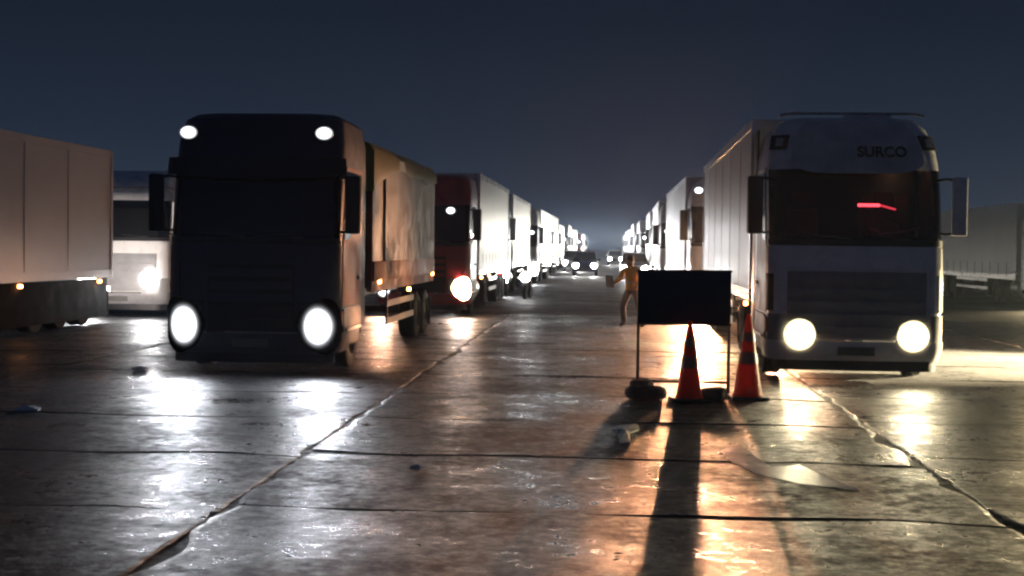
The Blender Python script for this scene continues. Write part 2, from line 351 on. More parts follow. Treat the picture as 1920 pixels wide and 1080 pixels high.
def cab_parts(T, style, paint, lower, glass, lamp, lamp_kind, lights=True, roof_lamps=None, visor=None, detail=2, doors=None, left_lamp=None, lamp_z=0.69, lamp_s=1.0, grille_mat=None):
    """front end of a truck: shell, doors, glass, grille, bumper, lamps, mirrors, wheels"""
    lamp0 = lamp; C = CABS[style]; K = style; zt = C.prof[-1][0]
    wz0, wz1 = (2.03, 3.08) if K == 'tall' else ((1.95, 3.0) if K == 'broad' else (1.98, 2.95))
    zs = sorted({0.62, 0.8, 1.0, 1.3, 1.65, wz0, wz0+0.35, wz0+0.7, wz1, *[z for z, _ in C.prof if z > wz1], zt-0.01})
    part('cab', ('cab', K), lambda m: C.shell(m, zs, (1.75, wz0, wz1)), paint, T)
    part('windscreen', ('ws', K), lambda m: C.patch(m, -1.75, 1.75, wz0+0.005, wz1-0.005, 20, 6, 0.004, 0.012), glass, T)
    part('screen_surround', ('wsf', K), lambda m: C.patch(m, -1.8, 1.8, wz0-0.06, wz0+0.03, 20, 1, 0.016, 0.02), BLACKP, T)
    # bumper and grille
    part('bumper', ('bump', K), lambda m: C.patch(m, -2.25, 2.25, 0.32, 0.60, 24, 3, 0.035, 0.14), lower, T)
    gw = 0.60 if lamp_kind == 'corner' else 0.95
    g = part('grille', ('grille', K, gw), lambda m: C.patch(m, -gw-0.03, gw+0.03, 0.64, 1.60, 12, 5, 0.012, 0.05), grille_mat or BLACKP, T)
    if detail > 0:
        for i in range(5):
            z0 = 0.70+i*0.18
            part('slat', ('slat', K, i, gw), lambda m, z0=z0: C.patch(m, -gw, gw, z0, z0+0.105, 10, 1, 0.04, 0.028), grille_mat or (lower if i > 1 else BLACKP), g)
        part('bonnet_panel', ('bonnet', K), lambda m: C.patch(m, -1.55, 1.55, 1.64, wz0-0.07, 16, 2, 0.022, 0.03), paint, T)
        part('lower_lip', ('lip', K), lambda m: C.patch(m, -1.7, 1.7, 0.17, 0.315, 14, 1, 0.0, 0.08), BLACKP, T)
        part('number_plate', 'plate', lambda m: m.box(-0.26, 0.26, -0.012, 0, -0.06, 0.06), pm('dark_plate', (0.10, 0.10, 0.09), 0.6), T, (0, C.P(0, 0.46)[1]-0.045, 0.46))  # plate kept in a dark tone
        for sx in (-1, 1):
            a = part('wiper', ('wiper', K, sx), lambda m, sx=sx: m.tube([C.P(sx*0.42+0.32, wz0+0.035, 0.03), C.P(sx*0.42, wz0+0.07, 0.028), C.P(sx*0.42-0.36, wz0+0.085, 0.02)], 0.012, 5), BLACKP, T)
    for sx in (-1, 1):
        # doors with their windows
        u0, u1 = (2.05, 2.78) if sx > 0 else (-2.78, -2.05)
        d = part('door', ('door', K, sx), lambda m: C.patch(m, u0, u1, 0.98, wz1+0.04, 8, 6, 0.014, 0.03), doors or paint, T)
        def low(t, sx=sx): q = t if sx > 0 else 1-t; return wz0+0.02+0.14*max(0, min(1, (q-0.25)/0.25))
        part('window', ('dwin', K, sx), lambda m: C.patch(m, u0+sx*0*0.04+(0.03 if sx > 0 else 0.05), u1-(0.05 if sx > 0 else 0.03), low, wz1-0.03, 10, 4, 0.020, 0.02), DGLASS, d)
        if detail > 0:
            part('handle', ('dh', K, sx), lambda m: C.patch(m, sx*2.62, sx*2.74, 1.36, 1.42, 3, 1, 0.045, 0.03), BLACKP, d)
            part('corner_panel', ('corner', K, sx), lambda m: C.patch(m, sx*1.12, sx*1.98, 1.02, wz0-0.08, 6, 4, 0.018, 0.03), paint, T)
            part('step_well', ('step', K, sx), lambda m: C.patch(m, sx*2.06, sx*2.72, 0.40, 0.95, 5, 2, 0.03, 0.10), BLACKP, T)
            part('step_tread', ('tread', K, sx), lambda m: C.patch(m, sx*2.10, sx*2.68, 0.62, 0.66, 4, 1, 0.065, 0.05), ALU, T)
        # mirrors on two arms
        bx = 1.45*sx
        mo = part('mirror', ('mirror', K, sx), lambda m: m.box(-0.11, 0.11, -0.055, 0.075, -0.42, 0.42, 0.035), BLACKP if paint is not WHITE or sx < 0 else WHITE, T, (bx, 0.12, wz0+0.52), (0, 0, -sx*R(12)))
        part('mirror_glass', ('mglass', 1), lambda m: m.box(-0.085, 0.085, 0.077, 0.083, -0.38, 0.38), MIRG, mo)
        part('mirror_arm', ('marm', K, sx, 1), lambda m: m.tube([(bx, 0.12, wz0+0.88), (sx*1.30, 0.22, wz0+0.92), (sx*1.18, 0.36, wz0+0.90)], 0.022, 6), BLACKP, T)
        part('mirror_arm', ('marm', K, sx, 2), lambda m: m.tube([(bx, 0.12, wz0+0.16), (sx*1.30, 0.20, wz0+0.12), (sx*1.18, 0.32, wz0+0.14)], 0.022, 6), BLACKP, T)
        # headlamps
        if lamp_kind == 'corner':      # big units wrapped round the corners, the lens enlarged by their glare
            hz0, hz1 = (0.30, 1.12) if lamp is LEDBIG else (0.44, 1.06)
            h = part('headlight', ('hl', K, 'corner', sx, hz1), lambda m: C.patch(m, sx*0.68, sx*1.90, hz0+0.04, hz1-0.04, 8, 3, 0.02, 0.08), BLACKP, T)
            zc, zr = (hz0+hz1)/2, (hz1-hz0)/2
            el = lambda t: zr*math.sqrt(max(0.0004, 1-(2*t-1)**2))
            part('lens', ('lens', K, 'corner', sx, hz1), lambda m: C.patch(m, sx*(0.66 if lamp is LEDBIG else 0.80), sx*1.88, lambda t: zc-el(t)+0.05*(t-0.5), lambda t: zc+el(t)-0.12*(t-0.5), 12, 6, 0.05, 0.03), lamp['lens'] if lights else DGLASS, h)
            hp = C.P(sx*1.1, 0.72, 0.12)
        else:                           # round projector low in the bumper corner
            h = part('headlight', ('hl', K, 'round', sx), lambda m: C.patch(m, sx*0.60, sx*1.75, 0.56, 0.98, 8, 3, 0.026, 0.08), grille_mat or BLACKP, T)
            p = C.P(sx*0.80, lamp_z, 0.045)
            part('lens', ('lens', K, 'round', sx, lamp_z, lamp_s), lambda m: m.lathe([(0.0,0.20*lamp_s),(-0.02,0.19*lamp_s),(-0.04,0.12*lamp_s),(-0.05,0.02)], 'Y', p, 24), lamp['lens'] if lights else DGLASS, h)
            hp = (p[0], p[1]-0.13, p[2])
        if lights and lamp.get('one', sx) == sx:
            lamp = left_lamp if (left_lamp and sx < 0) else lamp0
            if lamp.get('z'): hp = (sx*0.96, C.P(0, lamp['z'])[1]-0.25, lamp['z'])
            beam(T, hp, lamp['key'], lamp['w'], lamp['c'], lamp.get('size', 150), lamp.get('blend', 0.95), lamp.get('down', 5), 0.07, lamp.get('yaw', 0))
        if detail > 0:
            part('indicator', ('ind', K, sx), lambda m: C.patch(m, sx*1.93, sx*2.03, 0.70, 0.92, 2, 1, 0.03, 0.03), pm('amber_lens', (0.6, 0.2, 0.03), 0.2), T)
        wheel(T, sx*1.06, 1.42, 0.50, 0.30, sx)
        part('wheel_arch', ('arch', sx), lambda m: arch(m, sx), BLACKP, T)
    if visor:
        part('sun_visor', ('visor', K), lambda m: C.patch(m, -1.6, 1.6, lambda t: wz1-0.10-0.07*math.sin(math.pi*t), wz1+0.14, 18, 2, 0.14, 0.015), visor, T)
    if roof_lamps:
        for x, z, m_ in roof_lamps:
            y = C.P(0, z)[1]-0.02
            h = part('roof_lamp', 'roof_lamp', lambda m: m.lathe([(0.10,0.05),(0.04,0.115),(-0.03,0.125),(-0.05,0.12)], 'Y', (0, 0, 0), 16), BLACKP, T, (x, y-0.03, z)); h.scale = (1.15, 1, 0.85)
            part('lens', 'roof_lamp_lens', lambda m: m.lathe([(-0.052,0.115),(-0.07,0.085),(-0.076,0.02)], 'Y', (0, 0, 0), 16), m_, h)
    part('chassis', ('chassis', 'tractor'), lambda m: m.box(-0.42, 0.42, 0.6, 6.0, 0.62, 0.92, 0.02), DARKM, T)
def arch(m, sx):
    n = 12; v = []
    for k in range(n+1):
        t = math.pi*k/n
        for r_ in (0.60, 0.64):
            for x in (0.92, 1.235): v.append((sx*x, 1.42+r_*math.cos(t), 0.50+r_*math.sin(t)))
    f = []
    for k in range(n):
        a = k*4; b = a+4
        f += [(a, a+1, b+1, b), (a+2, b+2, b+3, a+3), (a+1, a+3, b+3, b+1), (a, b, b+2, a+2)]
    f += [(0, 2, 3, 1), (n*4, n*4+1, n*4+3, n*4+2)]
    m.add(v, f)

def trailer_parts(T, y0, L, h, panel, frame, rows=3, style='panel', z0=1.12, detail=2, guard=ALU, tail=0.0, markers=(), stripe=None):
    """box body on its running gear behind the cab"""
    y1 = y0+L
    def body(m):
        # panelled sides with a slight bow between the posts
        n = max(6, int(L/0.62)); q = n+1; zs = [z0, z0+0.02, z0+0.5, z0+1.1, z0+1.7, h-0.35, h-0.02, h]; X = 1.262
        for sx in (-1, 1):
            v = []; 
            for z in zs:
                for i in range(q):
                    bow = 0.012*math.sin(i*2.3+z*1.9)+0.010*math.sin(i*0.9+1.0+z*3.1) if style == 'curtain' else 0.003*math.sin(i*1.7+z*2)
                    v.append((sx*(X+(bow if 0 < i < n else 0)), y0+L*i/n, z))
            m.add(v, [(j*q+i, j*q+i+1, (j+1)*q+i+1, (j+1)*q+i) for j in range(len(zs)-1) for i in range(n)])
        m.add([(-X,y0,z0),(X,y0,z0),(X,y0,h),(-X,y0,h)], [(0,1,2,3)])
        m.add([(-X,y1,z0),(X,y1,z0),(X,y1,h),(-X,y1,h)], [(0,1,2,3)])
        m.add([(-X,y0,h),(X,y0,h),(X,y1,h),(-X,y1,h)], [(0,1,2,3)])
        m.add([(-X,y0,z0),(X,y0,z0),(X,y1,z0),(-X,y1,z0)], [(0,1,2,3)])
    def welded(m):
        body(m)
    key = (round(y0, 2), round(L, 2), h, style)
    if ('tb',)+key not in CACHE:
        mbb = MB(); body(mbb); me = mbb.mesh('trailer_body')
        bm = bmesh.new(); bm.from_mesh(me); bmesh.ops.remove_doubles(bm, verts=bm.verts[:], dist=0.002); bmesh.ops.recalc_face_normals(bm, faces=bm.faces[:]); bm.to_mesh(me); bm.free()
        me.polygons.foreach_set('use_smooth', [True]*len(me.polygons)); me.set_sharp_from_angle(angle=R(30)); CACHE[('tb',)+key] = me
    B = link('trailer_body', CACHE[('tb',)+key], panel, T)
    for sx in (-1, 1):
        part('bottom_rail', ('brail', sx)+key, lambda m: m.box(*sorted((sx*1.255, sx*1.282)), y0-0.01, y1+0.01, z0-0.06, z0+0.12), frame, B)
        part('top_rail', ('trail', sx)+key, lambda m: m.box(*sorted((sx*1.252, sx*1.280)), y0-0.01, y1+0.01, h-0.14, h+0.012), frame, B)
        for yy in (y0, y1-0.09):
            part('corner_post', ('cpost', sx, round(yy, 2))+key, lambda m: m.box(*sorted((sx*1.20, sx*1.284)), yy-0.014, yy+0.10, z0-0.05, h+0.014), frame, B)
        if detail > 1 and style == 'curtain':
            for i in range(1, int(L/1.1)):
                part('strap', ('strap', h), lambda m: m.box(-0.004, 0.004, -0.022, 0.022, z0+0.05, z0+0.55), BLACKP, B, (sx*1.289, y0+i*1.1, 0))
        if detail > 1 and style == 'panel':
            for i in range(1, int(L/2.25)):
                part('panel_seam', ('seam', h), lambda m: m.box(-0.003, 0.003, -0.018, 0.018, z0+0.13, h-0.15), frame, B, (sx*1.272, y0+i*2.25, 0))
        # running gear
        ay = y1-2.9
        ws = [ay-1.31, ay, ay+1.31][3-rows:] if L > 9 else [y1-2.0, y1-0.75]
        for yy in ws: wheel(T, sx*1.05, yy, 0.48, 0.36, sx)
        if L > 9: wheel(T, sx*0.97, 5.1, 0.50, 0.52, sx)
        g0, g1 = (6.6, ws[0]-0.75) if L > 9 else (y0+1.9, ws[0]-0.75)
        for zz in (0.55, 0.86):
            part('side_guard', ('sg', round(g0, 2), round(g1, 2)), lambda m: m.box(-0.02, 0.02, g0, g1, -0.055, 0.055), guard, T, (sx*1.22, 0, zz))
        for yy in (g0+0.2, g1-0.2):
            part('guard_post', 'gpost', lambda m: m.box(-0.02, 0.02, -0.03, 0.03, 0.5, 1.1), DARKM, T, (sx*1.19, yy, 0))
        if L > 9:
            part('landing_leg', 'lleg', lambda m: m.box(-0.06, 0.06, -0.06, 0.06, 0.28, 1.1, 0.01), DARKM, T, (sx*0.8, 6.3, 0))
            part('fuel_tank', 'tank', lambda m: m.lathe([(0, 0.30), (0.03, 0.33), (0.85, 0.33), (0.88, 0.30)], 'Y', (0, 0, 0), 16), ALU, T, (sx*0.88, 2.75, 0.66))
        part('mud_flap', 'flap', lambda m: m.box(-0.26, 0.26, -0.012, 0.012, 0.18, 0.75), BLACKP, T, (sx*0.98, y1-0.15, 0))
    part('chassis', ('tch',)+key, lambda m: m.box(-0.5, 0.5, y0+0.3, y1-0.2, 0.93, z0-0.005, 0), DARKM, T)
    part('rear_bar', 'rbar', lambda m: m.box(-1.2, 1.2, -0.05, 0.05, 0.42, 0.56, 0.01), DARKM, T, (0, y1-0.07, 0))
    for (sx, yy, zz, m_) in markers:
        part('marker_lamp', 'marker', lambda m: m.box(-0.025, 0.035, -0.06, 0.06, -0.035, 0.035, 0.012), m_, T, (sx*1.285, yy, zz), (0, 0, 0 if sx > 0 else math.pi))
    return B

LED = dict(lens=glare_lensmat('white_led_lens', (0.93, 0.95, 1.0), 350), key='led', w=120, c=(0.93, 0.95, 1.0), size=120)
LEDBIG = dict(lens=glare_lensmat('bright_led_lens', (0.92, 0.94, 1.0), 520, 0.0, 6.5), key='ledbig', w=170, c=(0.86, 0.91, 1.0), down=10, size=115)
HALO = dict(lens=glare_lensmat('halogen_lens', (1.0, 0.82, 0.46), 160, 1.4, 2.0), key='halo', w=95, c=(1.0, 0.87, 0.58), down=8, size=120)
WARM = dict(lens=emat('warm_halogen_lens', (1.0, 0.62, 0.36), 70), key='warm', w=6500, c=(1.0, 0.46, 0.23), down=2, size=62, blend=1.0)
YEL = dict(lens=emat('yellow_halogen_lens', (1.0, 0.80, 0.42), 150), key='yel', w=2500, c=(1.0, 0.80, 0.45), down=4)
FARL = dict(lens=emat('far_led_lens', (0.95, 0.96, 1.0), 80), key='far', w=7000, c=(0.97, 0.97, 1.0), size=96, down=-14, z=2.62, yaw=46, one=1)
FARR = dict(lens=emat('far_halogen_lens', (1.0, 0.94, 0.80), 80), key='farr', w=7000, c=(1.0, 0.95, 0.82), size=96, down=-14, z=2.62, yaw=-46, one=-1)
ROOFL = glare_lensmat('roof_lamp_lens', (0.95, 0.97, 1.0), 60, 0.4, 2.5)

XL, XR = -5.08, 3.56
SHADECAB = pm('shaded_cab_paint', (0.040, 0.042, 0.066), 0.5)  # backlit shade of the cab front put into the colour
# ---- nearest truck of the left row: orange-red cab, tarpaulin body
T = thing('truck', 'dark orange-red truck with blazing white headlights and two roof lamps, nearest in the left row', 'truck', (-5.13, 19.7, 0), 0, 'trucks queuing in the left row')
cab_parts(T, 'broad', SHADECAB, SHADECAB, DGLASS, LEDBIG, 'corner', roof_lamps=((-1.0, 3.50, ROOFL), (1.0, 3.50, ROOFL)), visor=BLACKP, doors=ORANGE)
GREENT = pm('dark_green_tarpaulin', (0.035, 0.042, 0.028), 0.5, bump=0.15, bscale=3)
GREYT = pm('grey_tarpaulin', (0.20, 0.195, 0.175), 0.6, bump=0.15, bscale=2.5)
FADED = pm('faded_orange_paint', (0.36, 0.085, 0.03), 0.65)
YELT = pm('yellow_tarpaulin', (0.38, 0.33, 0.06), 0.45, bump=0.2, bscale=3)
B = trailer_parts(T, 2.7, 8.0, 3.42, GREENT, FADED, z0=1.18, guard=pm('dirty_white_steel', (0.35, 0.33, 0.3), 0.6), markers=((1, 3.4, 1.28, AMBER), (1, 10.4, 1.28, AMBER), (1, 6.9, 1.05, AMBER)))
def tarp(m, ya, yb, za, zb, amp, hang=0.0, n=22, nz=8, X=1.288):
    v = []
    for j in range(nz+1):
        for i in range(n+1):
            y = ya+(yb-ya)*i/n; lo = za+hang*noise.noise(Vector((y*0.9, za, 2))); z = lo+(zb-lo)*j/nz
            v.append((X+amp*(0.6+noise.noise(Vector((y*1.6, z*1.1, 5)))+0.5*math.sin(y*6+z)), y, z))
    q = n+1; N = len(v); v += [(X-0.02, p[1], p[2]) for p in v]
    f = [(j*q+i, j*q+i+1, (j+1)*q+i+1, (j+1)*q+i) for j in range(nz) for i in range(n)]
    f += [(N+a, N+d, N+c, N+b) for a, b, c, d in f[:]]
    rim = [i for i in range(q)]+[j*q+n for j in range(1, nz+1)]+[nz*q+i for i in range(n-1, -1, -1)]+[j*q for j in range(nz-1, 0, -1)]
    f += [(rim[k], N+rim[k], N+rim[(k+1) % len(rim)], rim[(k+1) % len(rim)]) for k in range(len(rim))]
    m.add(v, f)
part('side_tarpaulin', 'tarp_side', lambda m: tarp(m, 3.95, 10.66, 1.52, 3.40, 0.02, 0.10), GREYT, B)
part('drop_side', 'drop_side', lambda m: m.box(1.286, 1.312, 2.75, 10.65, 1.30, 1.62, 0.008), FADED, B)
def tarptop(m):
    n, q = 26, 17; v = []
    for i in range(n+1):
        y = 2.62+8.14*i/n
        for k in range(q):
            t = math.pi*k/(q-1); droop = 0.22+0.16*noise.noise(Vector((y*0.8, k*0.01, 9)))+(0.45 if y < 4.6 else 0)*max(0, 1-(y-2.6)/2.0)
            x = -1.33*math.cos(t)*(1 if 0 < k < q-1 else 1.0); s_ = math.sin(t)
            z = 3.43+0.24*s_**0.6+0.03*noise.noise(Vector((x*2, y*1.5, 1)))
            if k in (0, q-1): z -= droop
            elif k in (1, q-2): z = 3.43; x = math.copysign(1.325, x)
            v.append((x+0.02*noise.noise(Vector((y*2.2, z*2, k))), y, z))
    m.add(v, [(i*q+k, i*q+k+1, (i+1)*q+k+1, (i+1)*q+k) for i in range(n) for k in range(q-1)]+[tuple(range(q))[::-1], tuple(range(n*q, n*q+q))])
part('roof_tarpaulin', 'tarp_top', tarptop, YELT, B)

# ---- nearest truck of the right row: white tall cab with lettering
T = R1 = thing('truck', 'white tall-cab truck with lettered roof panel and red light in its windscreen', 'truck', (XR, 20.2, 0), R(-0.6), 'trucks queuing in the right row')
cab_parts(T, 'tall', WHITE, WHITE, CLEAR, HALO, 'round', lamp_s=1.15, grille_mat=pm('grey_grille_plastic', (0.30, 0.30, 0.29), 0.5), doors=pm('shaded_side', (0.05, 0.025, 0.022), 0.5))  # doors: the side's darkness and reddish reflection put into their colour
trailer_parts(T, 2.75, 13.5, 4.02, TRAIL_W, ALU, style='panel', markers=((-1, 3.2, 1.0, AMBER), (-1, 5.0, 1.12, AMBER), (-1, 9.5, 1.0, AMBER)))
VIS = pm('grey_roof_panel', (0.60, 0.60, 0.56), 0.35)
part('roof_panel', 'r1_visor', lambda m: TALL.patch(m, -0.98, 1.02, lambda t: 3.02-0.0*t+0.16*(abs(2*t-1)**6), 3.80, 18, 6, 0.10, 0.03), VIS, T)
part('roof_hatch', 'r1_hatch', lambda m: m.box(-0.05, 0.62, 0.9, 1.6, 3.86, 3.95, 0.03), WHITE, T)
part('roof_beam', 'r1_beam', lambda m: m.tube([(-1.05, 0.75, 3.90), (-0.9, 0.7, 3.93), (0.9, 0.7, 3.93), (1.05, 0.75, 3.90)], 0.022, 6), ALU, T)
for sx in (-1, 1):
    a = part('corner_lamp', ('clamp', sx), lambda m: TALL.patch(m, sx*1.15, sx*1.75, 3.38, 3.60, 5, 3, 0.03, 0.05), BLACKP, T)
    part('lens', ('clampl', sx), lambda m: TALL.patch(m, sx*1.28, sx*1.5, 3.43, 3.55, 3, 2, 0.036, 0.01), ALU, a)
    part('air_vent', ('airv', sx), lambda m: TALL.patch(m, sx*1.45, sx*1.92, 1.02, 1.56, 4, 3, 0.026, 0.02), BLACKP, T)
    part('side_fairing', ('sfair', sx), lambda m: m.box(*sorted((sx*1.21, sx*1.245)), 2.1, 2.66, 0.6, 3.8, 0.012), BLACKP, T)
# lettering on the roof panel: real letters, bent to the panel's slope
def letters(txt, size, mat, parent, loc, rot, name='lettering', depth=0.006):
    c = bpy.data.curves.new(name, 'FONT'); c.body = txt; c.size = size; c.extrude = depth; c.align_x = 'CENTER'; c.offset = 0.006
    o = bpy.data.objects.new(name, c); col.objects.link(o)
    dg = bpy.context.evaluated_depsgraph_get(); me = bpy.data.meshes.new_from_object(o.evaluated_get(dg))
    bpy.data.objects.remove(o); me.materials.clear(); return link(name, me, mat, parent, loc, rot)
LET = pm('dark_lettering', (0.06, 0.045, 0.04), 0.5)
p0, p1 = TALL.P(0.3, 3.30, 0.105), TALL.P(0.3, 3.52, 0.105)
slope = math.atan2(p1[1]-p0[1], p1[2]-p0[2])
pa = TALL.P(0.4, 3.27, 0.112)
lt = letters('SURCO', 0.235, LET, T, (0.37, pa[1]-0.004, 3.27), (R(90)-slope, 0, R(1.2)), 'lettering')
lt.scale = (0.92, 1, 1)
# inside the cab
INT = pm('dark_cab_lining', (0.03, 0.028, 0.026), 0.8)
SEAT = pm('brown_seat_cloth', (0.16, 0.07, 0.035), 0.85)
part('dashboard', 'dash', lambda m: m.box(-1.12, 1.12, 0.45, 0.85, 1.55, 2.12, 0.06), INT, T)
part('bunk_wall', 'bunk', lambda m: m.box(0.30, 1.05, 1.70, 1.74, 1.9, 2.75, 0.015), pm('brown_curtain', (0.16, 0.055, 0.03), 0.9, bump=0.3, bscale=6), T)
for sx in (-1, 1):
    s_ = part('seat', 'cseat', lambda m: m.box(-0.26, 0.26, 1.1, 1.55, 1.55, 1.75, 0.06), SEAT, T, (sx*0.62, 0, 0))
    part('backrest', 'cback', lambda m: m.box(-0.25, 0.25, 1.42, 1.58, 1.7, 2.55, 0.06), SEAT, s_)
    part('headrest', 'chead', lambda m: m.box(-0.15, 0.15, 1.40, 1.50, 2.58, 2.80, 0.04), SEAT, s_)
part('steering_wheel', 'steer', lambda m: m.tube([(0.24*math.cos(a*math.pi/10), 0.1*math.sin(a*math.pi/10), 0.22*math.sin(a*math.pi/10)) for a in range(21)], 0.018, 6, False), BLACKP, T, (0.62, 0.95, 2.17))
part('red_light_bar', 'redbar', lambda m: m.box(0.10, 0.42, 0.62, 0.66, 2.555, 2.60, 0.01), emat('red_light_bar', (1.0, 0.05, 0.07), 9.0), T, None, (0, R(6)*0, 0))
part('document_tray', 'tray', lambda m: m.tube([(0.28, 0.62, 2.22), (0.45, 0.66, 2.16), (0.75, 0.62, 2.19), (1.0, 0.6, 2.25)], [0.03, 0.02, 0.025, 0.015], 6), pm('paper_white', (0.6, 0.58, 0.52), 0.7), T)
dl = part('dome_lamp', 'dome', lambda m: m.box(0.72, 0.92, 1.55, 1.63, 3.12, 3.145, 0.008), emat('dome_lamp', (1.0, 0.45, 0.22), 16.0), T)

part('cab_back_wall', 'cbw', lambda m: m.box(-1.17, 1.17, 1.78, 1.82, 1.2, 3.4, 0.02), INT, T)
part('red_light_strip', 'redstrip', lambda m: m.tube([(0.40, 0.64, 2.585), (0.66, 0.70, 2.52)], 0.016, 6), emat('red_strip', (1.0, 0.05, 0.08), 2.2), T)
# ---- second truck of each row
T = thing('truck', 'dark red truck with one bright windscreen lamp behind the tarpaulin truck', 'truck', (XL+0.10, 37.0, 0), 0, 'trucks queuing in the left row')
cab_parts(T, 'broad', RED, RED, DGLASS, LED, 'corner', left_lamp=dict(WARM, key='warm_left', w=480, size=150), roof_lamps=((0.74, 2.84, ROOFL),))
trailer_parts(T, 2.7, 11.6, 3.98, TRAIL_W, WHITE, style='curtain', markers=((1, 3.3, 0.98, AMBER), (1, 6.0, 0.98, AMBER), (1, 10, 0.98, REDL), (1, 13.6, 0.98, AMBER)))
T = thing('truck', 'white truck with warm glaring headlight showing past the rear of the lettered truck', 'truck', (XR-0.05, 38.4, 0), 0, 'trucks queuing in the right row')
cab_parts(T, 'tall', WHITE, WHITE, DGLASS, WARM, 'corner', roof_lamps=((-1.04, 3.52, ROOFL), (-0.98, 1.22, WARM['lens'])))  # lower lamp added as housing for the extra warm beam
beam(T, (-0.98, -0.32, 1.22), 'warm_added', 6000, (1.0, 0.46, 0.23), 62, 1.0, 3, yaw=-3)  # second lamp added to spread warm light over the ground
trailer_parts(T, 2.75, 13.5, 4.0, TRAIL_W, ALU, style='panel', markers=((-1, 4, 1.0, AMBER),))
# ---- the rest of the two rows, smaller and smaller
ORD = ['third', 'fourth', 'fifth', 'sixth', 'seventh', 'eighth', 'ninth', 'tenth', 'eleventh', 'twelfth']
rnd = random.Random(11)
for i, y in enumerate((52.5, 70.5, 89.5, 108, 127, 147, 167, 188, 209, 231)):
    p = (NAVY, GREY, WHITE, RED)[i % 4]
    T = thing('truck', f'{("dark blue", "grey", "white", "dark red")[i % 4]} truck, {ORD[i]} from the front in the left row', 'truck', (XL+rnd.uniform(-0.22, 0.25), y, 0), rnd.uniform(-0.012, 0.012), 'trucks queuing in the left row')
    cab_parts(T, ('tall', 'broad', 'low')[i % 3], p, BLACKP, DGLASS, FARL if i > 1 else dict(FARL, key=f'midl{i}', w=(700, 2500)[i]), 'corner', detail=0, roof_lamps=((0.96, 2.62, ROOFL),))
    trailer_parts(T, 2.72, 13.0 if i else 12.6, (3.98, 3.86, 4.02, 3.7)[i % 4], (TRAIL_W, TRAIL_C, TRAIL_W, TRAIL_G)[i % 4], (WHITE, ALU, GREY)[i % 3], style=('curtain', 'panel')[i % 2], detail=0)
for i, y in enumerate((58.6, 77.5, 96, 115, 134, 153, 173, 193, 214, 236)):
    p = (WHITE, WHITE, GREY, NAVY)[i % 4]
    T = thing('truck', f'{("white", "white", "grey", "dark blue")[i % 4]} truck, {ORD[i]} from the front in the right row', 'truck', (XR+rnd.uniform(-0.22, 0.25), y, 0), rnd.uniform(-0.012, 0.012), 'trucks queuing in the right row')
    cab_parts(T, ('broad', 'tall', 'low')[i % 3], p, BLACKP, DGLASS, FARR if i > 1 else dict(FARR, key=f'midr{i}', w=(700, 2500)[i]), 'round', detail=0, roof_lamps=((-0.96, 2.62, ROOFL),))
    trailer_parts(T, 2.72, 13.2, (3.98, 4.02, 3.82, 3.95, 3.72)[i % 5], (TRAIL_C, TRAIL_W, TRAIL_C, TRAIL_G)[i % 4], (ALU, WHITE, GREY)[i % 3], style=('panel', 'curtain')[i % 2], detail=0)
# ---- rows further out
T = thing('truck', 'truck whose long pale trailer fills the left edge of the picture', 'truck', (-12.9, 15.2, 0), 0, 'trucks in the outer left row')
cab_parts(T, 'tall', WHITE, BLACKP, DGLASS, HALO, 'round', lights=False, detail=1)
trailer_parts(T, 2.75, 13.9, 4.0, TRAIL_W, TRAIL_W, style='panel', markers=((1, 6.5, 0.98, AMBER), (1, 11.5, 0.98, AMBER), (1, 15.8, 0.98, AMBER)))
for sx in (-1, 1):
    part('shade_panel', ('shadepan', sx), lambda m: m.box(*sorted((sx*1.225, sx*1.25)), 5.8, 16.4, 0.16, 1.05, 0.01), pm('shade_black', (0.010, 0.010, 0.011), 0.95, spec=0.1), T)  # added black sheets standing in for the shade under the trailer
tl = part('reversing_lamp', 'revlamp', lambda m: m.box(0.95, 1.20, 16.66, 16.72, 0.72, 0.84, 0.015), emat('reversing_lens', (1.0, 0.75, 0.70), 14), T)
rl = beam(T, (1.1, 16.85, 0.8), 'reverse', 320, (1.0, 0.86, 0.80), 150, 0.9, 0); rl.rotation_euler = (R(112), 0, 0)
T = thing('truck', 'white truck with roof deflector and one lit headlight behind the left edge trailer', 'truck', (-12.35, 34.3, 0), 0, 'trucks in the outer left row')
cab_parts(T, 'low', WHITE, GREY, DGLASS, dict(LED, lens=emat('outer_led_lens', (1.0, 0.97, 0.92), 60), key='led_outer', w=160), 'round', lamp_z=0.95, lamp_s=1.15, grille_mat=GREY, doors=RED)
trailer_parts(T, 2.75, 13.0, 3.7, TRAIL_G, ALU, style='curtain', detail=0)
part('roof_deflector', 'defl', lambda m: m.add([(-1.1,0.45,3.29),(1.1,0.45,3.29),(1.15,1.9,3.29),(-1.15,1.9,3.29),(-1.0,1.0,3.62),(1.0,1.0,3.62),(1.1,1.9,3.78),(-1.1,1.9,3.78)], [(3,2,1,0),(0,1,5,4),(4,5,6,7),(1,2,6,5),(2,3,7,6),(3,0,4,7)]), WHITE, T)
T = thing('truck', 'grey-sided truck standing at the right edge beyond the lettered truck', 'truck', (15.65, 47.4, 0), 0, 'trucks in the outer right row')
cab_parts(T, 'low', WHITE, GREY, DGLASS, dict(YEL, key='yel_front', w=1500, down=3), 'round', detail=1)
trailer_parts(T, 2.75, 13.4, 3.66, TRAIL_G, ALU, style='curtain', z0=1.0)
T = thing('truck', 'truck just outside the right edge whose added yellow lamp lights the wet ground', 'truck', (13.2, 25.6, 0), R(-52), 'trucks in the outer right row')
cab_parts(T, 'low', WHITE, GREY, DGLASS, YEL, 'corner', detail=0, roof_lamps=((0.9, 3.1, YEL['lens']),))  # roof lamp added to hold the yellow beam
wl = beam(T, (0.9, -0.05, 3.1), 'yel_added', 260000, (1.0, 0.80, 0.45), 52, 0.8, 22)   # lamp added out of view to light the yard yellow
